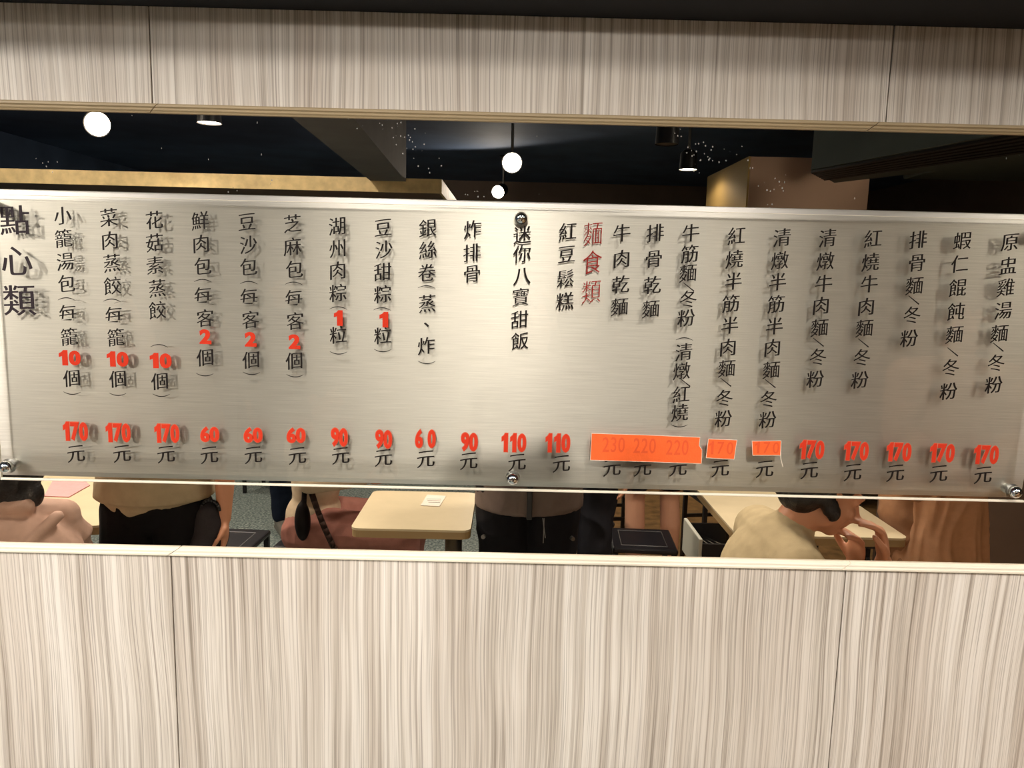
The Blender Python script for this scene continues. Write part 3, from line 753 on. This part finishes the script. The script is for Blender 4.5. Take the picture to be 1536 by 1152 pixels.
# ------------------------------------------------------------------ people
def finish(bm, name, mat, parent, voxel, smooth=6, fold=0, fdir=(1.6, 1.6, 1.2), seed=0, keep=None, wave=None):
    me = bpy.data.meshes.new(name); bm.to_mesh(me); bm.free()
    o = bpy.data.objects.new(name, me); COL.objects.link(o)
    rm = o.modifiers.new('r', 'REMESH'); rm.mode = 'VOXEL'; rm.voxel_size = voxel
    sm = o.modifiers.new('s', 'SMOOTH'); sm.factor = .5; sm.iterations = smooth
    bpy.context.view_layer.update()
    dg = bpy.context.evaluated_depsgraph_get(); m2 = bpy.data.meshes.new_from_object(o.evaluated_get(dg))
    bpy.data.objects.remove(o); bpy.data.meshes.remove(me); m2.name = name
    if fold:
        ns = [v.normal.copy() for v in m2.vertices]
        for v, n in zip(m2.vertices, ns):
            c = v.co; q = Vector((c.x*fdir[0]+seed, c.y*fdir[1], c.z*fdir[2]))
            w = noise.noise(q*3+Vector((noise.noise(c*4), 0, 0)))
            v.co = c+n*fold*(1-abs(w)*2.6)*(1-n.z*n.z)
    return link(name, m2, mat, parent, True)
def chain(bm, pts, seg=14):
    for i, (p, r) in enumerate(pts):
        ball(bm, p, r, seg)
        if i: tube(bm, pts[i-1][0], p, pts[i-1][1], r, seg)
def hand(bm, wrist, dirn, palm_n, side, curl=.5, s=1.0):
    d = Vector(dirn).normalized(); n = (Vector(palm_n)-d*Vector(palm_n).dot(d)).normalized(); a = d.cross(n)*side
    w = Vector(wrist)
    ax = Matrix((a, n, d)).transposed()
    ball(bm, w+d*.045*s, (.038*s, .016*s, .052*s), 14, ax)
    for k, (off, L) in enumerate(((-.027, .062), (-.009, .074), (.009, .070), (.026, .054))):
        p = w+d*.082*s+a*off*s; dr_ = d.copy(); prev = (p, .0092*s)
        for j in range(3):
            dr_ = (dr_+n*curl*.75).normalized(); q = prev[0]+dr_*L*s*(.46, .32, .26)[j]; rr = (.0088, .008, .0072)[j]*s
            tube(bm, prev[0], q, prev[1], rr, 10); ball(bm, q, rr, 10); prev = (q, rr)
    p = w+d*.03*s-a*.03*s; q1 = p+(d*.6-a*.6+n*.3).normalized()*.04*s; q2 = q1+(d*.8-a*.05+n*.5).normalized()*.032*s
    chain(bm, [(p, .013*s), (q1, .0105*s), (q2, .0085*s)], 10)
def head(bm, c, ax, s=1.0):
    # ax columns: right, forward, up
    def P(x, y, z): return c+ax @ Vector((x*s, y*s, z*s))
    ball(bm, P(0, -.015, .025), (.076*s, .096*s, .092*s), 24, ax)      # skull
    ball(bm, P(0, .028, -.035), (.060*s, .064*s, .080*s), 20, ax)      # face
    ball(bm, P(0, .062, -.092), (.026*s, .024*s, .022*s), 12, ax)      # chin
    for sx in (-1, 1):
        ball(bm, P(sx*.048, -.0, -.065), (.014*s, .04*s, .034*s), 10, ax)   # jaw
        ball(bm, P(sx*.036, .070, -.030), (.024*s, .018*s, .02*s), 10, ax)  # cheek
        ball(bm, P(sx*.078, -.008, -.012), (.008*s, .018*s, .03*s), 10, ax) # ear
        ball(bm, P(sx*.031, .080, .018), (.026*s, .012*s, .008*s), 10, ax)  # brow ridge
        ball(bm, P(sx*.031, .080, .000), (.013*s, .010*s, .009*s), 10, ax)  # eyelid
        ball(bm, P(sx*.012, .098, -.036), (.009*s, .010*s, .008*s), 8, ax)  # nostril wing
    tube(bm, P(0, .084, .012), P(0, .110, -.032), .008*s, .012*s, 10); ball(bm, P(0, .110, -.032), .0125*s, 10)
    ball(bm, P(0, .090, -.060), (.024*s, .012*s, .007*s), 10, ax); ball(bm, P(0, .088, -.071), (.021*s, .012*s, .007*s), 10, ax)
def person(label, loc, face, pose, H=1.65, top=None, bottom=None, hair='short', skin='skin', arms=None, lean=0, voxel=.008,
           hem=.0, sleeve='long', legs='long', shoe=(20, 20, 22), head_tilt=0, girth=1.0, extra=None, hem_z=None, coat=None, turn=0, hip=None, curl=.45, fdir=(1.6, 1.6, 1.2), baggy=1.0, fold=.006):
    e = tag(empty('person', loc, face), label, 'person', 'people in the dining room')
    k = H/1.65; V = Vector
    if pose == 'stand':
        pel = V((0, 0, .92*k)); hw = .09*k
        knee = [V((s*.095*k, .015, .49*k)) for s in (-1, 1)]; ank = [V((s*.10*k, -.02, .085*k)) for s in (-1, 1)]
    elif pose == 'walk':
        pel = V((0, 0, .91*k)); hw = .09*k
        knee = [V((-.09*k, .16, .50*k)), V((.09*k, -.02, .48*k))]; ank = [V((-.09*k, .17, .10*k)), V((.09*k, -.27, .17*k))]
    else:
        pel = V((0, -.02, .545*k if hip is None else hip)); hw = .09*k
        knee = [V((s*.11*k, .42*k, .52*k)) for s in (-1, 1)]; ank = [V((s*.11*k, .40*k, .085)) for s in (-1, 1)]
    cl, sl = math.cos(lean), math.sin(lean)
    def T(x, y, z):                       # torso frame, leaning forward from the pelvis
        return pel+V((x, y*cl+z*sl, z*cl-y*sl))
    tax = Matrix(((1, 0, 0), (0, cl, -sl), (0, sl, cl))).transposed().to_3x3()
    tax = Matrix((V((1, 0, 0)), V((0, cl, -sl)), V((0, sl, cl)))).transposed()
    sh = [T(s*.165*k, -.01, .425*k) for s in (-1, 1)]
    neck = T(0, -.01, .49*k); ht = lean*.75+head_tilt
    hc, hs = math.cos(ht), math.sin(ht)
    hbase = Matrix.Rotation(turn, 3, 'Z')
    hax = hbase @ Matrix((V((1, 0, 0)), V((0, hc, -hs)), V((0, hs, hc)))).transposed()
    hcen = neck+hax @ V((0, .03, .135*k))
    if arms is None:
        arms = [[T(s*.215*k, -.02, .18*k), T(s*.225*k, .04, -.06*k)] for s in (-1, 1)]
    bm = bmesh.new(); g = girth
    def torso(bm, x):
        ball(bm, T(0, 0, .36*k), ((.155*g+x)*k, (.095*g+x)*k, .15*k), 20, tax)
        ball(bm, T(0, .005, .20*k), ((.130*g+x)*k, (.092*g+x)*k, .17*k), 20, tax)
        ball(bm, T(0, 0, .03*k), ((.150*g+x)*k, (.105*g+x)*k, .13*k), 20, tax)
        tube(bm, sh[0]*.5+sh[1]*.5, sh[0], .075*k+x, .050*k+x, 14); tube(bm, sh[0]*.5+sh[1]*.5, sh[1], .075*k+x, .050*k+x, 14)
    torso(bm, 0)
    chain(bm, [(T(0, 0, .42*k), .07*k), (neck, .055*k), (hcen-hax @ V((0, .02, .06*k)), .052*k)])
    head(bm, hcen, hax, k)
    for i in (0, 1):
        hip_ = pel+V(((-hw, hw)[i], 0, -.02))
        chain(bm, [(hip_, .082*k), (hip_.lerp(knee[i], .5), .070*k), (knee[i], .052*k), (knee[i].lerp(ank[i], .35)+V((0, -.012, 0)), .053*k), (ank[i], .034*k)])
        chain(bm, [(ank[i]-V((0, .01, .03)), .036*k), (ank[i]+V((0, .10, -.055)), .028*k)])
        chain(bm, [(sh[i], .050*k), (sh[i].lerp(arms[i][0], .5), .043*k), (arms[i][0], .036*k), (arms[i][0].lerp(arms[i][1], .4), .034*k), (arms[i][1], .023*k)])
        fd = (arms[i][1]-arms[i][0]).normalized()
        pn = arms[i][2] if len(arms[i]) > 2 else V(((1, -1)[i], .3, 0))
        hd = arms[i][3] if len(arms[i]) > 3 else fd
        hand(bm, arms[i][1], hd, pn, (1, -1)[i], curl, k)
    if extra: extra(bm, T)
    finish(bm, 'body', MAT[skin], e, voxel, 4)
    if top:
        bm = bmesh.new(); torso(bm, .016)
        hz = hem_z
        if hz is not None:
            r = .150*g+.03
            ax0 = Matrix.Identity(3)
            for q in range(5):
                zz = pel.z+.06+(hz-pel.z-.06)*q/4; ball(bm, V((0, .0, zz+.012)), (r*k*1.06, (.115*g+.03)*k, .035), 20)
            zz = hz; n0 = len(bm.verts)
            bmesh.ops.create_cone(bm, cap_ends=True, segments=28, radius1=1, radius2=.95, depth=pel.z+.12-hz,
                matrix=Matrix.Translation((0, 0, (pel.z+.12+hz)/2)) @ Matrix.Diagonal((r*1.06*k, (.118*g+.03)*k, 1, 1)))
        for i in (0, 1):
            c_ = [(sh[i], .066*k), (sh[i].lerp(arms[i][0], .5), .060*k)]
            if sleeve == 'short': pass
            else: c_ += [(arms[i][0], .052*k), (arms[i][0].lerp(arms[i][1], .5), .046*k), (arms[i][0].lerp(arms[i][1], .88), .036*k)]
            chain(bm, c_)
        chain(bm, [(T(0, 0, .44*k), .075*k), (T(0, -.008, .478*k), .064*k)])
        if coat: coat(bm, T)
        finish(bm, 'top', top, e, voxel, 5, fold, fdir, seed=loc[0]*5)
    if bottom:
        bm = bmesh.new(); ball(bm, pel+V((0, 0, .01)), (.165*g*k, .120*g*k, .12*k), 20)
        for i in (0, 1):
            hip_ = pel+V(((-hw, hw)[i], 0, -.02))
            c_ = [(hip_, .098*k*baggy), (hip_.lerp(knee[i], .5), .088*k*baggy)]
            if legs == 'short': c_ += [(hip_.lerp(knee[i], .72), .086*k)]
            else: c_ += [(knee[i], .072*k*baggy), (knee[i].lerp(ank[i], .5), .066*k), (ank[i]+V((0, 0, .02)), .058*k)]
            chain(bm, c_)
        finish(bm, 'shorts' if legs == 'short' else 'trousers', bottom, e, voxel, 5, fold*.8, fdir=(2, 2, 3), seed=loc[1]*3)
    sm_ = cloth('shoe_leather', shoe, .5)
    for i in (0, 1):
        bm = bmesh.new(); a = ank[i]
        chain(bm, [(a-V((0, .03, .035)), .044*k), (a+V((0, .06, -.045)), .042*k), (a+V((0, .13, -.052)), .036*k)])
        if pose != 'walk' or i == 0: box(bm, a.x-.04, a.x+.04, a.y-.07, a.y+.165, a.z-.086, a.z-.06, .006)
        finish(bm, 'shoe', sm_, e, .008, 4)
    # hair
    bm = bmesh.new()
    def HP(x, y, z): return hcen+hax @ V((x*k, y*k, z*k))
    ball(bm, HP(0, -.024, .042), (.086*k, .100*k, .092*k), 24, hax)
    if hair != 'shaggy': ball(bm, HP(0, -.050, -.015), (.078*k, .066*k, .075*k), 20, hax)
    else: ball(bm, HP(0, -.055, -.025), (.082*k, .058*k, .072*k), 20, hax)
    if hair == 'long':
        ball(bm, HP(0, -.065, -.10), (.105*k, .06*k, .10*k), 18, hax); ball(bm, HP(0, -.08, -.17), (.11*k, .05*k, .07*k), 18, hax)
    if hair == 'bob':
        ball(bm, HP(0, -.075, -.03), (.135*k, .085*k, .10*k), 20, hax)
        for q in range(9): ball(bm, HP(-.11+.0275*q, -.10, -.10-.012*(q % 2)), (.022*k, .03*k, .04*k), 10, hax)
    if hair == 'shaggy':
        for q in range(26):
            a = q/26*2*PI
            if -1.05 < (a-PI/2) < 1.05: continue
            ball(bm, HP(.076*math.cos(a), -.02+.085*math.sin(a), -.03+.015*math.sin(q*5)), (.018*k, .018*k, .026*k), 8, hax)
    me_h = finish(bm, 'hair', MAT['hair'], e, .007, 2, .004, (12, 12, 2), 3)
    # brows and closed eyes
    for s in (-1, 1):
        bm = bmesh.new(); tube(bm, HP(s*.016, .096, .026), HP(s*.046, .086, .028), .0035*k, .0022*k, 8); obj('eyebrow', bm, MAT['brows'], e, True)
        bm = bmesh.new(); ball(bm, HP(s*.031, .0865, .001), (.011*k, .005*k, .0025*k), 10, hax); obj('eye', bm, MAT['brows'], e, True)
    return e
V = Vector
# khaki shirt, back right of the pink coat
person('standing person in a khaki shirt and black trousers, a dark bag in one hand', (-1.165, -1.15, 0), 0, 'stand', 1.62,
       cloth('khaki_cotton', (176, 158, 128)), cloth('black_cotton', (24, 22, 24)), 'short', sleeve='short', hem_z=.925, girth=1.02,
       arms=[[V((-.20, -.12, 1.12)), V((-.10, -.22, .98))], [V((.235, .0, 1.08)), V((.238, .03, .86))]])
# dark bag in that hand
hb = tag(empty('handbag', (-.975, -1.12, .70)), 'dark grey handbag held low beside the khaki shirted person', 'bag')
bm = bmesh.new(); ball(bm, (0, 0, .10), (.055, .06, .12), 18); ball(bm, (-.01, 0, .06), (.06, .07, .09), 18)
finish(bm, 'bag_body', cloth('charcoal_nylon', (52, 48, 50), .5), hb, .008, 4, .006, (4, 4, 4))
bm = bmesh.new(); pr = None
for i in range(11):
    a = PI*i/10; p = V((.03*math.cos(a)+.01, .02, .19+.035*math.sin(a)))
    if pr: tube(bm, pr, p, .006, seg=8)
    pr = p
obj('bag_handle', bm, MAT['blackmetal'], hb, True)
# pink coat, seated with the back to the mirror
def pink_coat(bm, T):
    ball(bm, T(0, -.05, .34), (.215, .12, .13), 22); ball(bm, T(0, -.05, .16), (.225, .12, .18), 22)
    for a, b in (((-.20, -.13, .24), (-.02, -.175, .38)), ((-.02, -.175, .38), (.12, -.15, .43)), ((.20, -.12, .26), (.02, -.18, .33)), ((-.22, -.10, .12), (0, -.18, .24)),
                 ((.21, -.10, .14), (-.05, -.18, .19)), ((-.16, -.10, .44), (-.06, -.17, .35)), ((-.06, -.17, .35), (.10, -.175, .29)), ((.10, -.13, .47), (.19, -.09, .36))):
        tube(bm, T(*a), T(*b), .016, .020, 10); ball(bm, T(*a), .016, 10); ball(bm, T(*b), .020, 10)
    tube(bm, T(-.10, -.07, .475), T(.10, -.07, .475), .035, .035, 14)
person('seated person in a dusty pink coat seen from behind at the far left', (-1.43, -.74, 0), PI-.45, 'sit', 1.6, cloth('dusty_pink_wool', (206, 172, 154)),
       cloth('grey_trousers', (80, 76, 76)), 'bob', coat=pink_coat, lean=.12, voxel=.006, fold=.010, fdir=(2.2, 2, 3),
       arms=[[V((-.19, .12, .80)), V((-.06, .36, .82))], [V((.24, .18, .80)), V((.28, .50, .80))]])
# photographer: arms raised with the phone
ph_arm = [[V((-.20, .13, 1.26)), V((-.055, .135, 1.58), ), V((0, 1, 0)), V((.1, .2, 1))], [V((.22, .13, 1.26)), V((.085, .135, 1.58)), V((0, 1, 0)), V((-.1, .2, 1))]]
person('photographer in a grey-brown zipped jacket and black cargo trousers holding up a phone', (.092, -1.54, 0), 0, 'stand', 1.62,
       cloth('grey_brown_nylon', (112, 98, 92), .6), cloth('black_cargo_cotton', (26, 25, 29), .8), 'short', hem_z=.80, arms=ph_arm, baggy=1.22, girth=1.14, fold=.007)
pe = [o for o in bpy.data.objects if o.name.startswith('person') and o.type == 'EMPTY'][-1]
bm = bmesh.new(); box(bm, -.010, .010, .140, .176, .795, 1.2, .003); obj('zipper', bm, MAT['blackmetal'], pe)
for s in (-1, 1):
    bm = bmesh.new(); tube(bm, (s*.165, .085, .70), (s*.170, .10, .70), .008, seg=14); obj('button', bm, MAT['post'], pe)
bm = bmesh.new(); tube(bm, (.055, .165, .80), (.055, .150, .70), .0018, seg=6); tube(bm, (.05, .165, .80), (.062, .150, .72), .0018, seg=6); obj('drawstring', bm, MAT['silver'], pe)
ph = tag(empty('phone', (.0, -1.337, 1.66)), 'dark phone held up by the photographer', 'phone')
bm = bmesh.new(); box(bm, -.08, .075, -.006, .003, -.045, .03, .003); obj('phone_body', bm, MAT['blackmetal'], ph)
bm = bmesh.new(); box(bm, -.077, .072, -.0067, -.0062, -.042, .027); obj('screen', bm, MAT['lens_off'], ph)
# black jeans beside the photographer
person('standing person in black jeans and a dark top just right of the photographer', (.315, -1.98, 0), .3, 'stand', 1.70,
       cloth('black_knit', (30, 29, 33)), cloth('washed_black_denim', (46, 46, 52)), 'short', hem_z=.95, fold=.008)
# bare legs
person('standing person in dark shorts with bare legs', (.80, -2.66, 0), PI-.15, 'stand', 1.70, cloth('navy_jersey', (44, 44, 60)), cloth('dark_shorts_cotton', (32, 32, 44)),
       'short', legs='short', skin='skin2', hem_z=.95)
# seated woman, dusty pink trousers
person('seated woman in a beige top and dusty rose trousers at the small table', (-.86, -2.10, 0), -PI/2+.05, 'sit', 1.6, cloth('beige_blouse', (206, 184, 156)),
       cloth('dusty_rose_trousers', (164, 112, 100)), 'long', baggy=1.25, arms=[[V((-.24, .04, .78)), V((-.14, .26, .78))], [V((.24, .04, .78)), V((.14, .26, .78))]], lean=.05, fold=.009, girth=1.05)
sb = tag(empty('shoulder_bag', (-.84, -1.88, .52)), 'dark brown bag strap hanging at the side of the seated woman', 'bag')
bm = bmesh.new(); pr = None
for i in range(13):
    t = i/12; p = V((-.02+.13*t, .03*math.sin(t*PI), .30-.36*t))
    if pr: tube(bm, pr, p, .013, seg=8)
    pr = p
obj('strap', bm, cloth('dark_brown_leather', (58, 42, 36), .5), sb, True)
bm = bmesh.new(); ball(bm, (-.035, .0, .08), (.035, .035, .09), 16); tube(bm, (-.03, 0, .12), (-.02, 0, .3), .012, seg=10); finish(bm, 'pouch', cloth('black_pouch', (30, 24, 24), .5), sb, .006, 3)
# walking person far back
person('person in navy trousers walking far back on the grey floor', (-1.43, -3.62, 0), -.5, 'walk', 1.68, cloth('navy_sweatshirt', (40, 46, 62)), cloth('navy_trousers', (28, 36, 52)), 'short', shoe=(120, 116, 108))
# eating man
eat = [[V((-.15, .41, .70)), V((-.04, .445, .945)), V((.2, -1, 0)), V((.1, -.12, 1))], [V((.17, .20, .72)), V((.03, .40, .90)), V((-.2, -1, 0)), V((-.1, .0, 1))]]
person('man in a beige shirt leaning forward to eat with both hands at his mouth', (.57, -.66, 0), -PI/2, 'sit', 1.66, cloth('beige_shirt', (196, 178, 142)),
       cloth('dark_jeans', (40, 42, 52)), 'shaggy', hip=.585, curl=1.6, lean=.50, head_tilt=.05, voxel=.006, arms=eat, fold=.007, sleeve='short')
# tan coat
def tan_skirt(bm, T):
    bmesh.ops.create_cone(bm, cap_ends=True, segments=32, radius1=1, radius2=.62, depth=.80, matrix=Matrix.Translation((.03, 0, .62)) @ Matrix.Diagonal((.23, .17, 1, 1)))
person('standing woman in a long flowing tan dress right of the table with the drawer', (1.70, -1.62, 0), .2, 'stand', 1.64, cloth('tan_crepe', (206, 158, 122)),
       cloth('tan_lining', (170, 128, 98)), 'long', arms=[[V((-.20, .08, 1.12)), V((-.05, .20, 1.02))], [V((.20, .08, 1.12)), V((.05, .20, 1.0))]], coat=tan_skirt, fdir=(6, 6, .5), fold=.016, voxel=.008)
